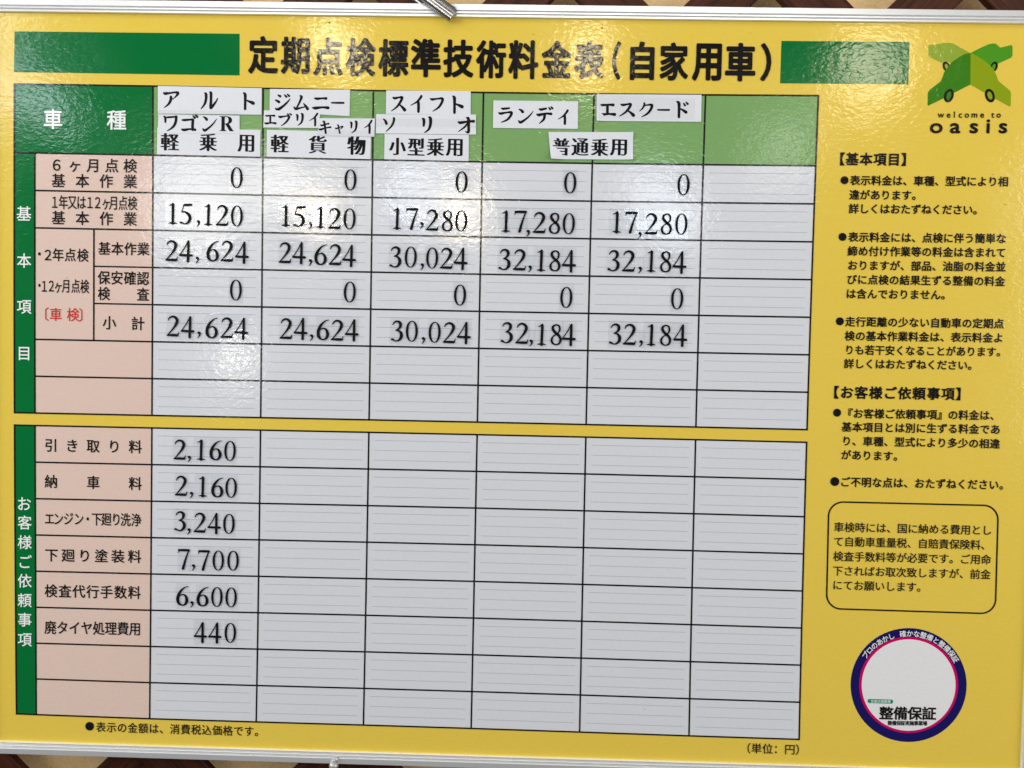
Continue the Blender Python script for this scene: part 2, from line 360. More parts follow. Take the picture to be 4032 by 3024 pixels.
# ------------------------------------------------------------------ wooden lattice behind the sign
lat = empty('wooden_lattice', (0.36, -0.28, -0.03))
tag(lat, 'dark reddish brown diagonal wooden lattice on the beige wall behind the price board', 'lattice')
PER = 0.2075; LX = 0.2015; LY = 0.150; SW = 0.0475
x0, x1, y0, y1 = -0.42, 1.2, -1.0, 0.42
for fam, (z0, z1) in ((1, (-0.0400, -0.0310)), (-1, (-0.0308, -0.0220))):
    for i in range(-12, 16):
        c = LX + i*PER          # x where the slat's axis meets y = LY
        pts = []
        for X in (x0, x1):
            Y = LY + fam*(X-c)
            if y0 <= Y <= y1: pts.append((X, Y))
        for Y in (y0, y1):
            X = c + fam*(Y-LY)
            if x0 < X < x1: pts.append((X, Y))
        if len(pts) < 2: continue
        pts.sort(); a = Vector((*pts[0], 0)); b = Vector((*pts[-1], 0))
        if (b-a).length < 0.12: continue
        if random.random() < 0: continue
        L = (b-a).length; m_ = MB(); hw = SW/2; ch = 0.0012
        pr = [(-hw, z0), (hw, z0), (hw, z1-ch), (hw-ch, z1), (-hw+ch, z1), (-hw, z1-ch)]
        m_.extrude(pr, Vector((-L/2, 0, 0)), Vector((L/2, 0, 0)), Vector((0, 1, 0)))
        o = m_.obj('slat', WOOD, None, fix=True); o.rotation_euler = (0, 0, math.atan2(b.y-a.y, b.x-a.x))
        o.parent = lat; o.location = (a+b)/2 - Vector(lat.location)

# ------------------------------------------------------------------ the price board
BX0, BX1, BY0, BY1 = -0.1605, 0.8855, -0.6708, 0.0722
board = empty('price_board', ((BX0+BX1)/2, (BY0+BY1)/2, -0.008))
tag(board, 'large yellow inspection price board with green headings, ruled tables and aluminium frame', 'sign board')
mb = MB(); mb.box((BX0-0.004, BY0-0.004, -0.0070), (BX1+0.004, BY1+0.004, 0)); part(mb, 'backing_panel', YEL, board)
RW = 0.0134
PR = [(0, -0.0095), (0, 0.0012), (0.0005, 0.0027), (0.0023, 0.0022), (0.0024, 0.0006), (0.0030, 0.0006), (0.0036, 0.0032), (0.0051, 0.0027), (0.0052, 0.0008), (0.0058, 0.0008),
      (0.0065, 0.0036), (0.0124, 0.0024), (0.0134, 0.0008), (0.0134, -0.0095)]
for a, b, up in (((BX0-RW, BY1, 0), (BX1+RW, BY1, 0), (0, 1, 0)), ((BX0-RW, BY0, 0), (BX1+RW, BY0, 0), (0, -1, 0)),
                 ((BX1, BY0, 0), (BX1, BY1, 0), (1, 0, 0)), ((BX0, BY0, 0), (BX0, BY1, 0), (-1, 0, 0))):
    mb = MB(); mb.extrude(PR, Vector(a), Vector(b), Vector(up)); part(mb, 'frame_rail', ALU, board, fix=True)
Z1 = 0.00012; Z2 = 0.00024; Z3 = 0.00032; ZT = 0.00045
def quadpart(name, m, pts, parent=None, z=Z1):
    mb = MB(); mb.slab([(p[0], p[1]) for p in pts][::-1], 0.00001, z); return part(mb, name, m, parent or board)
# green title blocks
quadpart('title_block', DGR, [P(1, 95, 203), P(1, 1553, 219), P(1, 1553, 489), P(1, 90, 467)])
quadpart('title_block', DGR, [P(3, 640, 265), P(3, 1470, 272), P(3, 1462, 546), P(3, 631, 540)])

# table nodes: rows (upper table 0-8, lower table 9-17) x columns (edge, strip, six price columns)
ND = [[[57.3,331.1],[138.4,331.9],[602.9,339.2],[1036.6,348.1],[1470.3,356.9],[1903.8,364.4],[2338.9,369.9],[2777.9,373.8],[3222.0,376.8]],[[56.8,601.3],[138.2,602.4],[602.6,611.1],[1035.4,620.4],[1467.4,629.4],[1898.9,637.3],[2332.1,643.6],[2769.1,648.6],[3211.5,652.8]],[[56.6,748.7],[138.0,750.0],[602.3,759.0],[1034.5,768.4],[1465.7,777.5],[1896.3,785.5],[2328.4,792.2],[2764.5,797.9],[3206.1,802.9]],[[56.5,895.7],[137.9,897.1],[602.0,906.4],[1033.5,915.7],[1463.8,924.7],[1893.6,932.9],[2324.8,940.1],[2760.1,946.4],[3200.9,952.3]],[[56.5,1042.3],[137.9,1043.8],[601.5,1053.2],[1032.3,1062.4],[1461.9,1071.4],[1890.8,1079.7],[2321.3,1087.3],[2755.8,1094.3],[3195.8,1101.1]],[[56.6,1188.5],[137.9,1190.1],[600.9,1199.5],[1031.1,1208.6],[1459.9,1217.4],[1888.1,1225.9],[2317.9,1234.0],[2751.7,1241.7],[3191.0,1249.3]],[[56.9,1334.2],[138.0,1335.9],[600.3,1345.3],[1029.7,1354.2],[1457.8,1363.0],[1885.3,1371.6],[2314.5,1380.1],[2747.7,1388.6],[3186.3,1397.0]],[[57.2,1479.5],[138.2,1481.2],[599.6,1490.6],[1028.2,1499.3],[1455.7,1508.1],[1882.6,1516.9],[2311.1,1525.9],[2743.7,1535.0],[3181.7,1544.4]],[[57.7,1624.3],[138.5,1626.0],[598.9,1635.5],[1026.7,1644.1],[1453.4,1652.8],[1879.8,1661.8],[2307.8,1671.3],[2740.0,1681.2],[3177.3,1691.4]],[[57.9,1673.6],[138.6,1675.3],[598.6,1684.8],[1026.1,1693.4],[1452.6,1702.1],[1878.8,1711.2],[2306.7,1720.8],[2738.7,1731.0],[3175.8,1741.4]],[[58.5,1817.6],[139.0,1819.5],[597.8,1829.1],[1024.4,1837.6],[1450.3,1846.4],[1875.9,1855.8],[2303.5,1865.9],[2735.1,1876.8],[3171.6,1888.0]],[[59.3,1961.1],[139.5,1963.1],[596.9,1973.0],[1022.6,1981.6],[1447.8,1990.5],[1873.1,2000.2],[2300.3,2010.9],[2731.5,2022.4],[3167.5,2034.3]],[[60.1,2104.1],[140.1,2106.1],[595.9,2116.5],[1020.7,2125.3],[1445.3,2134.4],[1870.2,2144.5],[2297.2,2155.7],[2728.1,2168.0],[3163.6,2180.5]],[[61.1,2246.4],[140.7,2248.6],[594.9,2259.6],[1018.6,2268.8],[1442.7,2278.3],[1867.3,2288.8],[2294.1,2300.6],[2724.8,2313.5],[3159.8,2326.5]],[[62.2,2388.2],[141.3,2390.6],[593.8,2402.4],[1016.5,2412.1],[1439.9,2422.1],[1864.3,2433.1],[2291.0,2445.5],[2721.6,2459.0],[3156.1,2472.5]],[[63.3,2529.3],[142.0,2532.0],[592.6,2545.0],[1014.2,2555.4],[1437.1,2566.0],[1861.3,2577.6],[2288.0,2590.7],[2718.5,2604.7],[3152.7,2618.4]],[[64.4,2669.8],[142.7,2672.8],[591.2,2687.3],[1011.7,2698.7],[1434.2,2710.0],[1858.3,2722.4],[2285.1,2736.1],[2715.6,2750.6],[3149.3,2764.5]],[[65.6,2809.8],[143.4,2813.2],[589.8,2829.4],[1009.2,2842.0],[1431.1,2854.3],[1855.2,2867.5],[2282.2,2881.9],[2712.8,2896.8],[3146.2,2910.7]]]
NV = [[at(x, y) for x, y in r] for r in ND]
def cell(r, c, r2=None, c2=None):
    r2 = r2 or r+1; c2 = c2 or c+1
    return [NV[r][c], NV[r][c2], NV[r2][c2], NV[r2][c]]
def lerp(a, b, t): return a + (b-a)*t
def ruling(q, parent):
    mb = MB()
    for f in (0.215, 0.485, 0.755):
        a = lerp(lerp(q[0], q[3], f), lerp(q[1], q[2], f), 0.055); b = lerp(lerp(q[0], q[3], f), lerp(q[1], q[2], f), 0.945)
        h = Vector((0, 0.00022, 0)); mb.poly([(p.x, p.y, Z2-0.00006) for p in (a-h, b-h, b+h, a+h)])
    part(mb, 'ruling', RUL, parent)
quadpart('header_cell', DGR, cell(0, 0, 1, 2))
o = quadpart('side_strip', DGR, cell(1, 0, 8, 1)); quadpart('side_strip', DGR, cell(9, 0, 17, 1))
for c in range(2, 8): quadpart('header_cell', LGR, cell(0, c))
SPL = 0.502
for r in list(range(1, 3)) + [6, 7] + list(range(9, 17)): quadpart('caption_cell', PNK, cell(r, 1))
q = cell(3, 1, 6, 2); m1 = lerp(q[0], q[1], SPL); m2 = lerp(q[3], q[2], SPL)
quadpart('caption_cell', PNK, [q[0], m1, m2, q[3]])
for r in (3, 4, 5):
    q = cell(r, 1); quadpart('caption_cell', PNK, [lerp(q[0], q[1], SPL), q[1], q[2], lerp(q[3], q[2], SPL)])
for r in list(range(1, 8)) + list(range(9, 17)):
    for c in range(2, 8):
        o = quadpart('price_cell', WHT, cell(r, c)); ruling(cell(r, c), o)
def seg(mb, a, b, w, z):
    d = (b-a).normalized(); n = Vector((-d.y, d.x, 0))*w/2; e = d*w*0.5
    mb.poly([(p.x, p.y, z) for p in (a-e-n, b+e-n, b+e+n, a-e+n)])
LW = 0.00165
for r0, r1 in ((0, 8), (9, 17)):
    mb = MB()
    for r in range(r0, r1+1):
        for c in range(0, 8):
            if c == 0 and r not in (r0, r1) and not (r0 == 0 and r == 1): continue
            if c == 1 and r in (4, 5) and r0 == 0:
                seg(mb, lerp(NV[r][1], NV[r][2], SPL), NV[r][2], LW*0.9, Z3); continue
            seg(mb, NV[r][c], NV[r][c+1], LW, Z3 + (c % 2)*4e-6)
    for c in range(0, 9):
        for r in range(r0, r1):
            if c == 1 and r == 0 and r0 == 0: continue
            seg(mb, NV[r][c], NV[r+1][c], LW, Z3 + 1.2e-5 + (r % 2)*4e-6)
    if r0 == 0:
        for r in (3, 4, 5): seg(mb, lerp(NV[r][1], NV[r][2], SPL), lerp(NV[r+1][1], NV[r+1][2], SPL), LW, Z3 + 2.4e-5 + (r % 2)*4e-6)
    part(mb, 'grid_lines', BLK, board)

# ------------------------------------------------------------------ printed lettering
def ib(name, items, bold, m=BLK):
    """one part per big character, ink boxes given as crop, x0, y0, x1, y1"""
    for ch, c, xa, ya, xb, yb in items:
        mb = MB(); a = P(c, xa, yb); b = P(c, xb, ya); e = K(c, 200)
        V, F, bb = glyph(ch); w = (b.x-a.x); h = (b.y-a.y)
        gw = w/max(0.05, 1+2*bold); em = w
        iw = bb[2]-bb[0]; ih = bb[3]-bb[1]; W_ = w/(iw+2*bold); 
        sx = W_; sy = (h-2*bold*W_)/ih
        for i, (dx, dy) in enumerate(shifts(bold, 12)):
            n = len(mb.v)
            for x, y in V: mb.v.append(((a.x+b.x)/2+(x-(bb[0]+bb[2])/2)*sx+dx*W_, (a.y+b.y)/2+(y-(bb[1]+bb[3])/2)*sy+dy*W_, ZT+i*3e-6))
            mb.f += [tuple(n+k for k in f) for f in F]
        part(mb, name, m, board)
ib('title_character', [('定',1,1608,235,1805,478),('期',1,1820,240,2010,480),('点',2,-182,245,12,490),('検',2,28,248,225,495),('標',2,238,255,438,497),
    ('準',2,448,252,648,500),('技',2,658,258,860,502),('術',2,870,262,1070,508),('料',2,1080,262,1280,512),('金',2,1295,265,1497,505),('表',2,1506,268,1706,514),
    ('（',2,1752,268,1814,518),('自',2,1868,270,2032,520),('家',2,2060,276,2252,522),('用',3,58,283,256,525),('車',3,272,280,476,527),('）',3,500,280,578,527)], 0.037)
def words(name, m, fn, bold=0.0, parent=None):
    mb = MB(); fn(mb); return part(mb, name, m, parent or board)
def L_(name, s, c, a, b, w, h=None, bold=0.014, m=BLK, extra=None):
    mb = MB(); line(mb, s, c, a, b, w, h, ZT, bold)
    if extra: dot(mb, c, *extra, z=ZT)
    return part(mb, name, m, board)
def C_(name, items, c, w, h, bold=0.0, m=BLK):
    mb = MB(); chars(mb, items, c, w, h, ZT, bold); return part(mb, name, m, board)
for it in (('車',345,772),('種',757,778)): C_('caption_character', [it], 1, 132, 135, 0.014, WPR)
L_('caption', '６ヶ月点検', 1, (368,1069), (845,1075), 92, 94, 0.014)
L_('caption', '基本作業', 1, (380,1170), (845,1176), 92, 94, 0.014)
C_('caption', [('１',356,1310),('年',412,1311),('又',470,1311),('は',528,1312),('１',584,1312),('２',634,1313),('ヶ',690,1315),('月',738,1315),('点',798,1316),('検',860,1317)], 1, 64, 96, 0.014)
L_('caption', '基本作業', 1, (380,1411), (845,1419), 92, 94, 0.014)
C_('caption', [('・',257,1645),('２',312,1652),('年',378,1651),('点',457,1652),('検',538,1654)], 1, 78, 90, 0.014)
C_('caption', [('・',257,190),('１',288,195),('２',334,194),('ヶ',380,196),('月',430,194),('点',491,195),('検',550,197)], 4, 60, 94, 0.014)
C_('caption', [('〔',278,376),('車',363,378),('検',475,380),('〕',552,382)], 4, 84, 92, 0.008, RPR)
L_('caption', '基本作業', 1, (678,1610), (930,1614), 84, 90, 0.014)
L_('caption', '保安確認', 4, (675,140), (928,145), 84, 94, 0.014)
for it in (('検',675,243),('査',928,248)): C_('caption_character', [it], 4, 84, 92, 0.014)
for it in (('小',710,432),('計',895,437)): C_('caption_character', [it], 4, 92, 94, 0.014)
C_('strip_character', [('基',157,1385)], 1, 102, 102, 0.008, WPR)
for ch, y in (('本',30),('項',328),('目',630),('お',1605)): C_('strip_character', [(ch,158,y)], 4, 100, 100, 0.008, WPR)
for ch, y in (('客',68),('様',195),('ご',322),('依',445),('頼',571),('事',697),('項',825)): C_('strip_character', [(ch,162,y)], 6, 98, 98, 0.008, WPR)
L_('caption', '引き取り料', 4, (332,1226), (878,1236), 90, 92, 0.014)
L_('caption', '納車料', 4, (333,1460), (878,1474), 90, 92, 0.014)
C_('caption', [('エ',322,42),('ン',380,43),('ジ',445,43),('ン',512,44),('・',570,44),('下',628,45),('廻',690,46),('り',755,47),('洗',815,49),('浄',884,51)], 6, 70, 92, 0.014)
L_('caption', '下廻り塗装料', 6, (335,278), (873,288), 92, 92, 0.014)
L_('caption', '検査代行手数料', 6, (332,510), (872,521), 88, 92, 0.014)
L_('caption', '廃タイヤ処理費用', 6, (328,747), (876,756), 82, 94, 0.014)
# notes on the right
BN = 0.025
L_('heading', '【基本項目】', 3, (1008,1030), (1458,1034), 84, 84, 0.030)
L_('note_line', '表示料金は、車種、型式により相', 3, (1117,1169), (2077,1177), 66, 66, BN, extra=(1048,1168,26))
L_('note_line', '違があります。', 3, (1112,1262), (1518,1266), 66, 66, BN)
L_('note_line', '詳しくはおたずねください。', 3, (1108,1352), (1914,1360), 66, 66, BN)
L_('note_line', '表示料金には、点検に伴う簡単な', 3, (1105,1536), (2063,1546), 66, 66, BN, extra=(1035,1535,26))
L_('note_line', '締め付け作業等の料金は含まれて', 3, (1100,1627), (2062,1637), 66, 66, BN)
L_('note_line', 'おりますが、部品、油脂の料金並', 5, (1100,60), (2060,70), 66, 66, BN)
L_('note_line', 'びに点検の結果生ずる整備の料金', 5, (1095,152), (2056,164), 66, 66, BN)
L_('note_line', 'は含んでおりません。', 5, (1090,244), (1707,252), 66, 66, BN)
L_('note_line', '走行距離の少ない自動車の定期点', 5, (1085,425), (2048,438), 66, 66, BN, extra=(1018,423,26))
L_('note_line', '検の基本作業料金は、表示料金よ', 5, (1082,517), (2045,530), 66, 66, BN)
L_('note_line', 'りも若干安くなることがあります。', 5, (1080,608), (2065,621), 64, 66, BN)
L_('note_line', '詳しくはおたずねください。', 5, (1077,697), (1880,708), 66, 66, BN)
L_('heading', '【お客様ご依頼事項】', 5, (969,882), (1812,894), 86, 84, 0.030)
L_('note_line', '『お客様ご依頼事項』の料金は、', 5, (1068,1019), (2024,1033), 66, 66, BN, extra=(1000,1015,26))
L_('note_line', '基本項目とは別に生ずる料金であ', 5, (1062,1107), (2025,1123), 66, 66, BN)
L_('note_line', 'り、車種、型式により多少の相違', 5, (1062,1198), (2022,1216), 66, 66, BN)
L_('note_line', 'があります。', 5, (1058,1288), (1398,1297), 66, 66, BN)
L_('note_line', 'ご不明な点は、おたずねください。', 5, (1052,1463), (2084,1483), 66, 68, BN, extra=(985,1461,29))
BT = 0.012
L_('boxed_line', '車検時には、国に納める費用とし', 7, (1012,97), (1970,117), 68, 68, BT)
L_('boxed_line', 'て自動車重量税、自賠責保険料、', 7, (1010,190), (1965,213), 68, 68, BT)
L_('boxed_line', '検査手数料等が必要です。ご用命', 7, (1008,286), (1965,307), 68, 68, BT)
L_('boxed_line', '下さればお取次致しますが、前金', 7, (1005,380), (1962,403), 68, 68, BT)
L_('boxed_line', 'にてお願いします。', 7, (1003,473), (1550,486), 68, 68, BT)
L_('footnote', '表示の金額は、消費税込価格です。', 6, (655,1392), (1683,1421), 68, 72, 0.011, extra=(582,1387,28))
L_('footnote', '（単位：円）', 7, (406,1528), (766,1539), 72, 72, 0.011)
# rounded box
def rounded(pts, r, n=8):
    out = []
    k = len(pts)
    for i in range(k):
        p = pts[i]; a = pts[i-1]; b = pts[(i+1) % k]; u = (a-p).normalized(); v = (b-p).normalized()
        s = p+u*r; e = p+v*r; cc = p+(u+v)*r
        for j in range(n+1):
            t = j/n*math.pi/2; q = cc - v*r*math.cos(t) - u*r*math.sin(t); out.append((q.x, q.y))
    return out
q = [at(3263.4,1975.3), at(3930.5,1990.8), at(3918.4,2416.5), at(3253.7,2395.8)]
cen = (q[0]+q[1]+q[2]+q[3])/4
def grow(q, d): return [cen + (p-cen) + Vector((d if p.x > cen.x else -d, d if p.y > cen.y else -d, 0)) for p in q]
mb = MB(); mb.ring(rounded(grow(q, 0.0008), 0.0152)[::-1], rounded(grow(q, -0.0008), 0.0136)[::-1], Z2); part(mb, 'text_box_outline', BLK, board)

# round badge (its animal figure is not reproduced)
mb = MB(); mb.slab([p for p in ell(7,1464,1121,376,369,72)], 0.00001, Z1); badge = part(mb, 'badge', NVY, board)
mb = MB(); mb.slab([p for p in ell(7,1464,1120,321,312,72)], 0.00001, Z1+0.00004); part(mb, 'badge_ring', CRM, badge)
mb = MB(); mb.slab([p for p in ell(7,1464,1121,304,296,72)], 0.00001, Z1+0.00008); part(mb, 'badge_field', BWH, badge)
cc = P(7,1464,1121); R_ = K(7,344)
mb = MB()
for s, a0, a1 in (('プロのあかし', -55.6, -20.5), ('確かな整備と整備保証', -7.8, 58.6)):
    for i, ch in enumerate(s):
        a = math.radians(a0+(a1-a0)*i/(len(s)-1)-0.5)
        put(mb, ch, cc.x+R_*math.sin(a), cc.y+R_*math.cos(a)*0.985, K(7,44), K(7,44), ZT, 0.012, rot=-a)
part(mb, 'badge_lettering', WPR, badge)
a = P(7,1198,1210); b = P(7,1363,1242)
def rr(x0, y0, x1, y1, r):
    return rounded([Vector((x0,y1,0)), Vector((x1,y1,0)), Vector((x1,y0,0)), Vector((x0,y0,0))], r)[::-1]
mb = MB(); mb.poly([(x, y, Z3) for x, y in rr(a.x, b.y, b.x, a.y, (a.y-b.y)*0.48)]); part(mb, 'badge_plaque', TEA, badge)
mb = MB(); line(mb, '定期点検整備', 7, (1228,1226), (1336,1227), 22, 24, ZT, 0.0); part(mb, 'badge_lettering', WPR, badge)
mb = MB(); line(mb, '整備保証', 7, (1319,1302), (1596,1304), 94, 90, ZT, 0.028); part(mb, 'badge_lettering', BLK, badge)
mb = MB(); line(mb, '整備保証実施事業場', 7, (1342,1366), (1569,1368), 30, 32, ZT, 0.03); part(mb, 'badge_lettering', BLK, badge)

# crossed-cars logo
logo = empty('logo', P(3,1864,480)); logo.parent = board; logo.location = Vector(P(3,1864,480)) - Vector(board.location)
def shp(name, pts, z, m):
    mb = MB(); mb.slab([(P(3,x,y).x, P(3,x,y).y) for x, y in pts][::-1], 0.00001, z); part(mb, name, m, logo)
shp('rear_car_shape', [(1600,290),(1640,288),(1690,279),(1722,277),(1752,281),(1790,303),(1862,343),(1862,380),(1760,420),(1738,408),(1722,402),(1700,402),(1684,410),(1600,370),(1593,360),(1593,298)], Z1, LG1)
shp('rear_car_shape', [(1865,343),(1930,310),(1985,286),(2015,281),(2030,284),(2058,309),(2128,292),(2137,298),(2137,360),(2128,374),(2045,412),(2030,404),(2012,406),(1995,425),(1865,400)], Z1, LG2)
for cx, rr_ in ((1708,-0.35),(2018,0.35)):
    mb = MB(); mb.poly([(x,y,Z1+0.00002) for x,y in ell(3,cx,432,23,34,32,rr_)]); part(mb, 'wheel_ring', BLK, logo)
    mb = MB(); mb.poly([(x,y,Z1+0.00003) for x,y in ell(3,cx+(3 if cx<1864 else -3),434,11,21,32,rr_)]); part(mb, 'wheel_disc', LG1 if cx<1864 else LG2, logo)
shp('front_car_shape', [(1864,343),(1864,548),(1592,686),(1587,680),(1588,608),(1592,594),(1606,578),(1672,527),(1684,500),(1694,470),(1712,440),(1745,402),(1790,370),(1830,350)], Z1+0.00005, LG3)
shp('front_car_shape', [(1864.5,343),(1905,362),(1950,390),(1992,425),(2018,455),(2035,495),(2045,525),(2112,580),(2124,594),(2127,610),(2125,684),(2116,690),(1864.5,548)], Z1+0.00005, LG4)
for cx, rr_, g in ((1724,0.32,LG3),(1990,-0.32,LG4)):
    mb = MB(); mb.poly([(x,y,Z2) for x,y in ell(3,cx,620,31,45,32,rr_)]); part(mb, 'wheel_ring', BLK, logo)
    mb = MB(); mb.poly([(x,y,Z2+0.00002) for x,y in ell(3,cx,620,15,27,32,rr_)]); part(mb, 'wheel_disc', g, logo)
def latin(name, items, c, ybase, em, bold, m=BLK, sx=1.0):
    mb = MB()
    for ch, x in items:
        V, F, bb = glyph(ch); k = K(c, em); q = P(c, x, ybase)
        for i, (dx, dy) in enumerate(shifts(bold)):
            n = len(mb.v)
            for vx, vy in V: mb.v.append((q.x+((vx-(bb[0]+bb[2])/2)*sx+dx)*k, q.y+(vy+dy)*k, ZT+i*3e-6))
            mb.f += [tuple(n+j for j in f) for f in F]
    part(mb, name, m, logo)
latin('logo_lettering', [('w',1672),('e',1722),('l',1759),('c',1798),('o',1840),('m',1889),('e',1939),('t',2008),('o',2046)], 3, 762, 54, 0.02)
latin('logo_lettering', [('o',1641),('a',1764),('s',1885),('i',1977),('s',2074)], 3, 861, 128, 0.024, sx=1.22)

# specks of dirt on the laminate
for c, x, y, s in ((1,2135,146,9),(2,1690,180,8),(2,1245,222,5),(3,438,215,4),(3,2010,1131,5),(3,2090,1325,5),(8,1967,1277,4),(8,1755,1030,3),(8,1870,156,3),(5,1232,1600,3),(1,430,1800,4)):
    mb = MB(); q = [(s*(0.6+0.4*random.random())*math.cos(-2*math.pi*i/7), s*0.6*(0.6+0.5*random.random())*math.sin(-2*math.pi*i/7)) for i in range(7)]
    mb.poly([tuple(P(c, x+u, y+v, ZT)) for u, v in q]); part(mb, 'dirt_speck', DRT, board)
# ------------------------------------------------------------------ paper labels stuck on the heading row
def sheet(name, c, q, z, m, label, cat, group=None, curl=(), n=26, k=9, th=0.00009):
    Q = [P(c, *p) for p in q]; cen = sum(Q, Vector())/4; V = []; F = []
    for j in range(k+1):
        for i in range(n+1):
            u, v = i/n, j/k
            p = Q[0]*(1-u)*(1-v)+Q[1]*u*(1-v)+Q[2]*u*v+Q[3]*(1-u)*v
            zz = z + 0.00002*math.sin(7*u+3*v+len(label))
            for cu, cv, rad, amt in curl:
                d = math.hypot((u-cu)*(Q[1]-Q[0]).length, (v-cv)*(Q[3]-Q[0]).length); t = max(0, 1-d/rad); zz += amt*t*t
            V.append((p.x, p.y, zz))
    m0 = len(V); V += [(x, y, zz-th) for x, y, zz in V]; W = n+1
    for j in range(k):
        for i in range(n):
            a = j*W+i; F.append((a, a+W, a+W+1, a+1)); F.append((m0+a, m0+a+1, m0+a+W+1, m0+a+W))
    bd = [i for i in range(W)] + [j*W+n for j in range(1, k+1)] + [k*W+i for i in range(n-1, -1, -1)] + [j*W for j in range(k-1, 0, -1)]
    for i in range(len(bd)): a, b = bd[i], bd[(i+1) % len(bd)]; F.append((a, b, m0+b, m0+a))
    mb = MB(); mb.v = V; mb.f = F; o = mb.obj(name, m, None, False, cen)
    return tag(o, label, cat, group)
GL = 'white paper name labels stuck in the heading row'
LAB = [
 ('A', [(57,48),(1085,70),(1082,333),(57,322)], 1, 'white paper label with three spaced katakana, top of the first heading cell', [('ア',112,104,263,265),('ル',482,112,650,275),('ト',898,114,1010,285)], ()),
 ('A', [(52,462),(1073,484),(1068,748),(48,725)], 1, 'white paper label reading 軽乗用, bottom of the first heading cell', [('軽',88,520,265,685),('乗',470,522,640,690),('用',848,535,1008,698)], ()),
 ('A', [(62,328),(866,342),(866,520),(57,515)], 2, 'white paper label ending in a Latin R, middle of the first heading cell', [('ワ',115,343,252,495),('ゴ',293,335,460,495),('ン',497,345,645,495),('R',668,350,812,495)], ((0,0,0.006,0.0004),)),
 ('A', [(1165,78),(1957,86),(1953,348),(1162,300)], 1, 'white paper label ending in a long dash, top of the second heading cell', [('ジ',1215,130,1368,290),('ム',1400,140,1550,290),('ニ',1585,155,1750,280),('ー',1775,205,1898,227)], ()),
 ('A', [(1135,483),(2165,505),(2160,772),(1133,748)], 1, 'white paper label reading 軽貨物, bottom of the second heading cell', [('軽',1175,535,1350,705),('貨',1550,545,1725,715),('物',1932,550,2110,728)], ()),
 ('A', [(1107,290),(1668,300),(1640,466),(1100,460)], 2, 'small white label with four katakana at the left side of the second heading cell', [('エ',1112,330,1228,428),('ブ',1250,322,1383,443),('リ',1420,320,1503,440),('イ',1552,320,1655,445)], ()),
 ('A', [(1650,368),(2205,372),(2198,552),(1638,540)], 3, 'small white label of katakana crossing the line between second and third heading cells', [('キ',1648,395,1770,520),('ャ',1808,425,1900,520),('リ',1955,395,2035,515),('イ',2095,390,2190,520)], ()),
 ('B', [(132,60),(673,65),(672,215),(130,210)], 1, 'white paper label with four katakana, top of the third heading cell', [('ス',162,95,258,195),('イ',285,95,375,200),('フ',412,105,502,195),('ト',555,95,623,208)], ()),
 ('B', [(122,338),(661,345),(659,512),(119,500)], 1, 'white paper label reading 小型乗用, bottom of the third heading cell', [('小',152,365,257,472),('型',270,367,377,475),('乗',392,367,502,477),('用',515,372,620,478)], ()),
 ('B', [(68,212),(707,215),(707,343),(66,335)], 2, 'wide white label with three spaced katakana, middle of the third heading cell', [('ソ',112,235,193,325),('リ',358,230,428,332),('オ',590,232,697,338)], ()),
 ('B', [(818,124),(1360,130),(1358,306),(815,300)], 1, 'white paper label with four katakana alone in the fourth heading cell', [('ラ',850,170,940,265),('ン',975,175,1075,268),('デ',1093,165,1200,273),('ィ',1228,185,1305,278)], ()),
 ('B', [(1478,84),(2150,88),(2147,261),(1478,255)], 1, 'white paper label with a dash near its end in the fifth heading cell', [('エ',1495,142,1600,222),('ス',1620,140,1722,228),('ク',1750,140,1845,230),('ー',1868,178,1945,192),('ド',1985,130,2068,235)], ((0,1,0.012,0.0012),)),
 ('B', [(1170,326),(1713,327),(1710,503),(1186,500)], 1, 'white paper label reading 普通乗用 with lifted corners between fourth and fifth heading cells', [('普',1197,367,1307,475),('通',1318,368,1427,475),('乗',1443,370,1553,478),('用',1565,375,1672,475)], ((0,1,0.016,0.0035),(1,1,0.012,0.0015),(1,0,0.010,0.0012)))]
for c, q, lev, lb, gl, curl in LAB:
    z = 0.00055 + lev*0.00016
    o = sheet('paper_label', c, q, z, PAP, lb, 'label', GL, curl)
    for it in gl:
        mb = MB(); ch, box = it[0], it[1:]
        if ch == 'R':
            a = P(c, box[0], box[3]); b = P(c, box[2], box[1])
            put(mb, '\U0001D411', (a.x+b.x)/2, (a.y+b.y)/2, b.x-a.x, b.y-a.y, z+0.0001, box=True)
        elif ch in KANA: kana(mb, ch, c, *box, z+0.0001)
        else: kanji(mb, ch, c, *box, z+0.0001)
        part(mb, 'character', INK, o)
for c, q, lb in (('A', [(57,284),(862,298),(866,345),(57,335)], 'clear tape strip across the top of the label ending in R'),
                 ('A', [(1640,480),(2205,492),(2200,556),(1636,544)], 'clear tape strip under the small label crossing into the third heading cell'),
                 ('B', [(60,240),(707,245),(707,300),(66,292)], 'clear tape strip over the wide label in the third heading cell'),
                 ('B', [(1468,88),(2108,112),(2106,248),(1490,243)], 'clear tape covering the label in the fifth heading cell')):
    sheet('clear_tape', c, q, 0.0013, TAP, lb, 'tape', 'clear tape strips over the labels', ((0,1,0.010,0.0009),) if q[0][0] == 1468 else ())

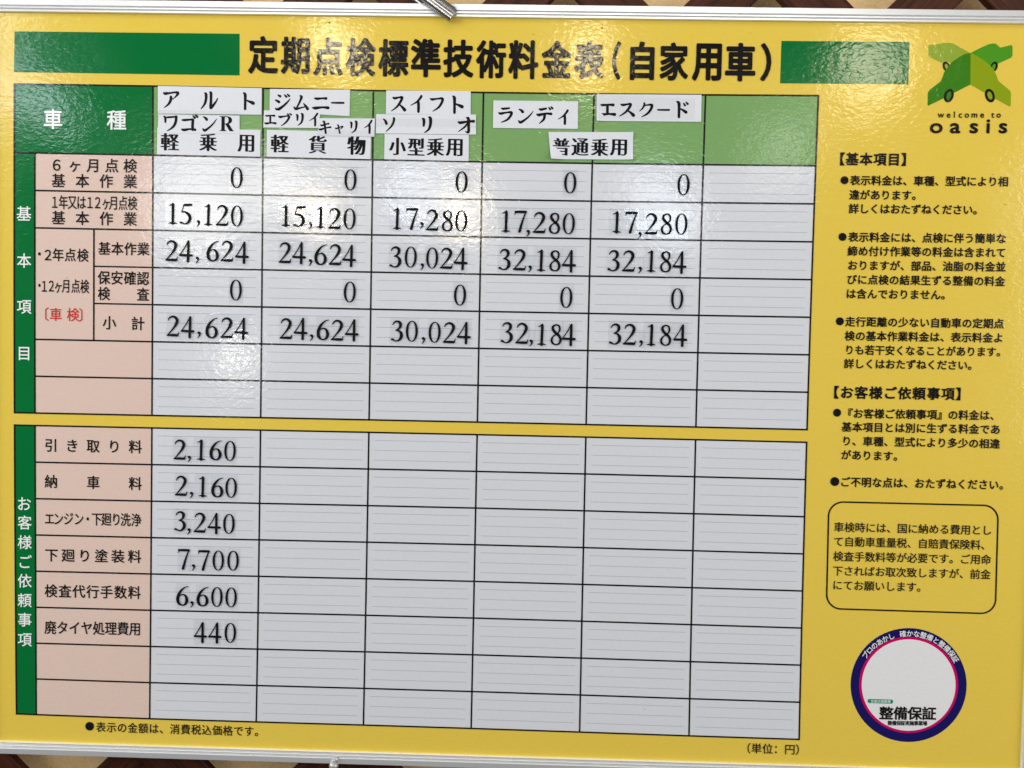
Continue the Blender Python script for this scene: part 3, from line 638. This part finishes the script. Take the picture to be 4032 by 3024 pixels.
# ------------------------------------------------------------------ numeral stickers in the price cells
COLN = ['first', 'second', 'third', 'fourth', 'fifth']
RN = {'a': 'six month row', 'b': 'twelve month row', 'c': 'basic work row', 'd': 'safety check row', 'e': 'subtotal row',
      'f': 'pick-up fee row', 'g': 'delivery fee row', 'h': 'engine wash row', 'i': 'underside paint row', 'j': 'inspection agency row', 'k': 'tyre disposal row'}
NUMS = [
 ('a',0,'C',[('0',836,305)]), ('a',1,'C',[('0',1960,327)]), ('a',2,'D',[('0',613,193)]), ('a',3,'D',[('0',1308,198)]), ('a',4,'D',[('0',2033,211)]),
 ('b',0,'C',[('1',197,655),('5',335,662),(',',458,647),('1',549,668),('2',695,677),('0',838,684)]),
 ('b',1,'C',[('1',1315,677),('5',1456,686),(',',1569,668),('1',1659,694),('2',1806,708),('0',1952,712)]),
 ('c',0,'C',[('2',195,1025),('4',335,1028),(',',448,1008),('6',600,1030),('2',743,1030),('4',888,1043)]),
 ('c',1,'C',[('2',1316,1045),('4',1453,1047),(',',1566,1033),('6',1667,1065),('2',1812,1065),('4',1948,1074)]),
 ('b',2,'D',[('1',197,424),('7',297,426),(',',360,398),('2',427,436),('8',524,440),('0',611,442)]),
 ('b',3,'D',[('1',893,442),('7',990,443),(',',1041,448),('2',1112,452),('8',1209,456),('0',1299,460)]),
 ('b',4,'D',[('1',1602,447),('7',1698,450),(',',1755,462),('2',1828,460),('8',1925,461),('0',2019,463)]),
 ('c',2,'D',[('3',192,672),('0',288,673),(',',363,662),('0',425,679),('2',518,680),('4',607,682)]),
 ('c',3,'D',[('3',890,688),('2',986,690),(',',1053,676),('1',1118,692),('8',1212,696),('4',1300,697)]),
 ('c',4,'D',[('3',1588,696),('2',1683,698),(',',1757,684),('1',1822,697),('8',1920,702),('4',2007,706)]),
 ('d',0,'E',[('0',828,108)]), ('d',1,'E',[('0',1954,128)]), ('d',2,'D',[('0',603,916)]), ('d',3,'D',[('0',1283,931)]), ('d',4,'D',[('0',1992,940)]),
 ('e',0,'E',[('2',208,462),('4',352,471),(',',465,440),('6',590,482),('2',740,480),('4',882,486)]),
 ('e',1,'E',[('2',1326,488),('4',1468,488),(',',1578,468),('6',1690,500),('2',1833,504),('4',1974,502)]),
 ('e',2,'D',[('3',202,1145),('0',295,1147),(',',370,1134),('0',441,1154),('2',536,1156),('4',628,1156)]),
 ('e',3,'D',[('3',905,1156),('2',1001,1160),(',',1060,1150),('1',1122,1166),('8',1219,1168),('4',1299,1168)]),
 ('e',4,'D',[('3',1598,1165),('2',1690,1167),(',',1763,1154),('1',1823,1168),('8',1920,1172),('4',2012,1173)]),
 ('f',0,'F',[('2',202,238),(',',270,228),('1',350,238),('6',461,243),('0',565,248)]),
 ('g',0,'F',[('2',212,500),(',',286,490),('1',362,504),('6',474,512),('0',573,515)]),
 ('h',0,'F',[('3',205,757),(',',268,754),('2',347,767),('4',450,772),('0',557,777)]),
 ('i',0,'F',[('7',230,1030),(',',301,1015),('7',375,1038),('0',480,1043),('0',587,1044)]),
 ('j',0,'F',[('6',220,1298),(',',290,1283),('6',367,1303),('0',470,1307),('0',573,1310)]),
 ('k',0,'F',[('4',350,1562),('4',455,1565),('0',567,1567)])]
HT = {'C': 206, 'D': 134, 'E': 206, 'F': 148}
GN = 'black numeral stickers in the price cells'
ORD = ['first', 'second', 'third', 'fourth', 'fifth', 'sixth']
_num = {}
for row, col, c, items in NUMS:
    H = K(c, HT[c]); word = ''.join(i[0] for i in items)
    for i, (ch, x, y) in enumerate(items):
        p = P(c, x, y); w = H*(0.345 if ch == ',' else 0.705)
        ty0, ty1 = (p.y-0.24*H, p.y+0.62*H) if ch == ',' else (p.y-0.16*H, p.y+1.14*H)
        cy = (ty0+ty1)/2; zz = 0.00070 + (i % 2)*0.00006
        jx = random.uniform(-.02, .02)*H
        key = (ch, c)
        rt = empty('comma_sticker' if ch == ',' else 'numeral_sticker', (p.x, cy, zz))
        if word == '0': lb = 'single black 0 sticker, %s, %s price column' % (RN[row], COLN[col])
        elif ch == ',': lb = 'comma sticker of %s, %s, %s price column' % (word, RN[row], COLN[col])
        else: lb = 'black %s sticker, %s character of %s, %s, %s price column' % (ch, ORD[i], word, RN[row], COLN[col])
        tag(rt, lb, 'number sticker', GN)
        if key not in _num:
            mf = MB(); mf.box((-w/2, -(ty1-ty0)/2, -0.00005), (w/2, (ty1-ty0)/2, 0)); of = mf.obj('film', FLM)
            mi = MB(); numeral(mi, ch, 0, p.y-cy, H, 0.0001); on = mi.obj('numeral', INK)
            _num[key] = (of.data, on.data)
        else:
            of = bpy.data.objects.new('film', _num[key][0]); COL.objects.link(of)
            on = bpy.data.objects.new('numeral', _num[key][1]); COL.objects.link(on)
        for o in (of, on): o.parent = rt
        rt.rotation_euler = (random.uniform(-.006, .006), random.uniform(-.006, .006), -0.017 + random.uniform(-.01, .01))
        of.location = (jx, 0, 0); on.location = (0, 0, 0)

# ------------------------------------------------------------------ bulldog clip gripping the top rail
def G(x, y, z=0.0): return P('G', x, y, z)
e = G(1190, 372, 0.006); d = (G(1190,372)-G(675,-12)).normalized(); nrm = Vector((-d.y, d.x, 0))
clip = empty('bulldog_clip', e + d*-0.02); tag(clip, 'shiny silver bulldog clip gripping the top rail at a slant', 'clip')
WC = K('G', 250)
prof = [(0, 0)] + [(0.03+0.285*(1-math.cos(math.pi*i/16)), 0.0004+0.0030*math.sin(math.pi*i/16)) for i in range(17)]
prof += [(0.64, 0.0004), (0.76, 0.0005), (0.82, 0.0005), (0.88, 0.0005), (0.94, 0.0005), (1.0, 0.0004)]
base = [(u*WC, v) for u, v in prof]; full = base + [(u, v-0.0006) for u, v in base[::-1]]
def blade(far, z0):
    mb = MB(); n0 = 0; k = len(base)
    secs = []
    for s in (0.0, 0.0008, 0.002, 0.0035, 0.006, 0.055):
        row = []
        for u, v in base:
            uu = u/WC; slant = (uu*0.0035 if s < 0.003 else 0) ; rd = 0
            if uu > 0.76: rd = 0.0038*(1-math.sqrt(max(0, 1-((uu-0.76)/0.24)**2)))*max(0, 1-s/0.006)
            t = -(s + rd*0)  ; q = e + d*(-s - rd - 0.0*slant) + nrm*u; row.append((q.x, q.y, z0+v*far))
        secs.append(row)
    for r in secs: mb.v += r
    m0 = len(mb.v)
    for r in secs: mb.v += [(x, y, z-0.0007*far) for x, y, z in r]
    for j in range(len(secs)-1):
        for i in range(k-1):
            a = j*k+i; mb.f.append((a, a+1, a+k+1, a+k)); mb.f.append((m0+a, m0+a+k, m0+a+k+1, m0+a+1))
    for i in range(k-1): mb.f.append((i, m0+i, m0+i+1, i+1))
    for j in range(len(secs)-1):
        for i in (0, k-1): a = j*k+i; mb.f.append((a, a+k, m0+a+k, m0+a))
    return mb
part(blade(1, 0.0048), 'jaw', CHR, clip, False, True)
part(blade(-1, -0.0125), 'jaw', CHR, clip, False, True)
mb = MB(); hub = G(1250, -60, 0.010)
for s, r in ((0.003, 0.0028),):
    a = hub - d*0.03; b = hub + d*0.002; u = nrm; v = Vector((0,0,1))
    mb.extrude([(r*math.cos(t*math.pi/8), r*math.sin(t*math.pi/8)) for t in range(16)], a, b, u, v)
part(mb, 'handle', CHR, clip, True, True)
mb = MB(); a = G(1090, 60, 0.004); a = a - d*0.030
mb.box((-0.0001,-0.0001,-0.0001),(0.0001,0.0001,0.0001)) if False else None
mb.extrude([(0, -0.020), (0.0012, -0.020), (0.0012, 0.0065), (0, 0.0065)], e - d*0.056 , e - d*0.0545, nrm)
b0 = e - d*0.0555
mb = MB(); mb.extrude([(0, -0.0125), (WC, -0.0125), (WC, 0.0055), (0, 0.0055)], b0, b0 + d*0.0012, nrm); part(mb, 'spine', CHR, clip, False, True)

# ------------------------------------------------------------------ small silver knob under the bottom rail
kp = at(1318, 3008, 0.004); knob = empty('hanger_knob', kp); tag(knob, 'small silver ball knob under the bottom rail left of centre', 'knob')
def ball(r, c, n=14, sy=1):
    mb = MB()
    for j in range(n+1):
        for i in range(20):
            a = 2*math.pi*i/20; b = math.pi*j/n; mb.v.append((c[0]+r*math.sin(b)*math.cos(a), c[1]+r*sy*math.cos(b), c[2]+r*math.sin(b)*math.sin(a)))
    for j in range(n):
        for i in range(20): a = j*20; mb.f.append((a+i, a+(i+1) % 20, a+20+(i+1) % 20, a+20+i))
    return mb
part(ball(0.0048, kp - Vector((0.001, 0.002, 0))), 'ball', STN, knob, True, True)
mb = MB(); mb.extrude([(0.0013*math.cos(t*math.pi/5), 0.0013*math.sin(t*math.pi/5)) for t in range(10)], kp + Vector((0.0012, 0.0005, 0)), kp + Vector((0.0028, 0.0065, 0)), Vector((1, 0, 0))); part(mb, 'neck', STN, knob, True, True)
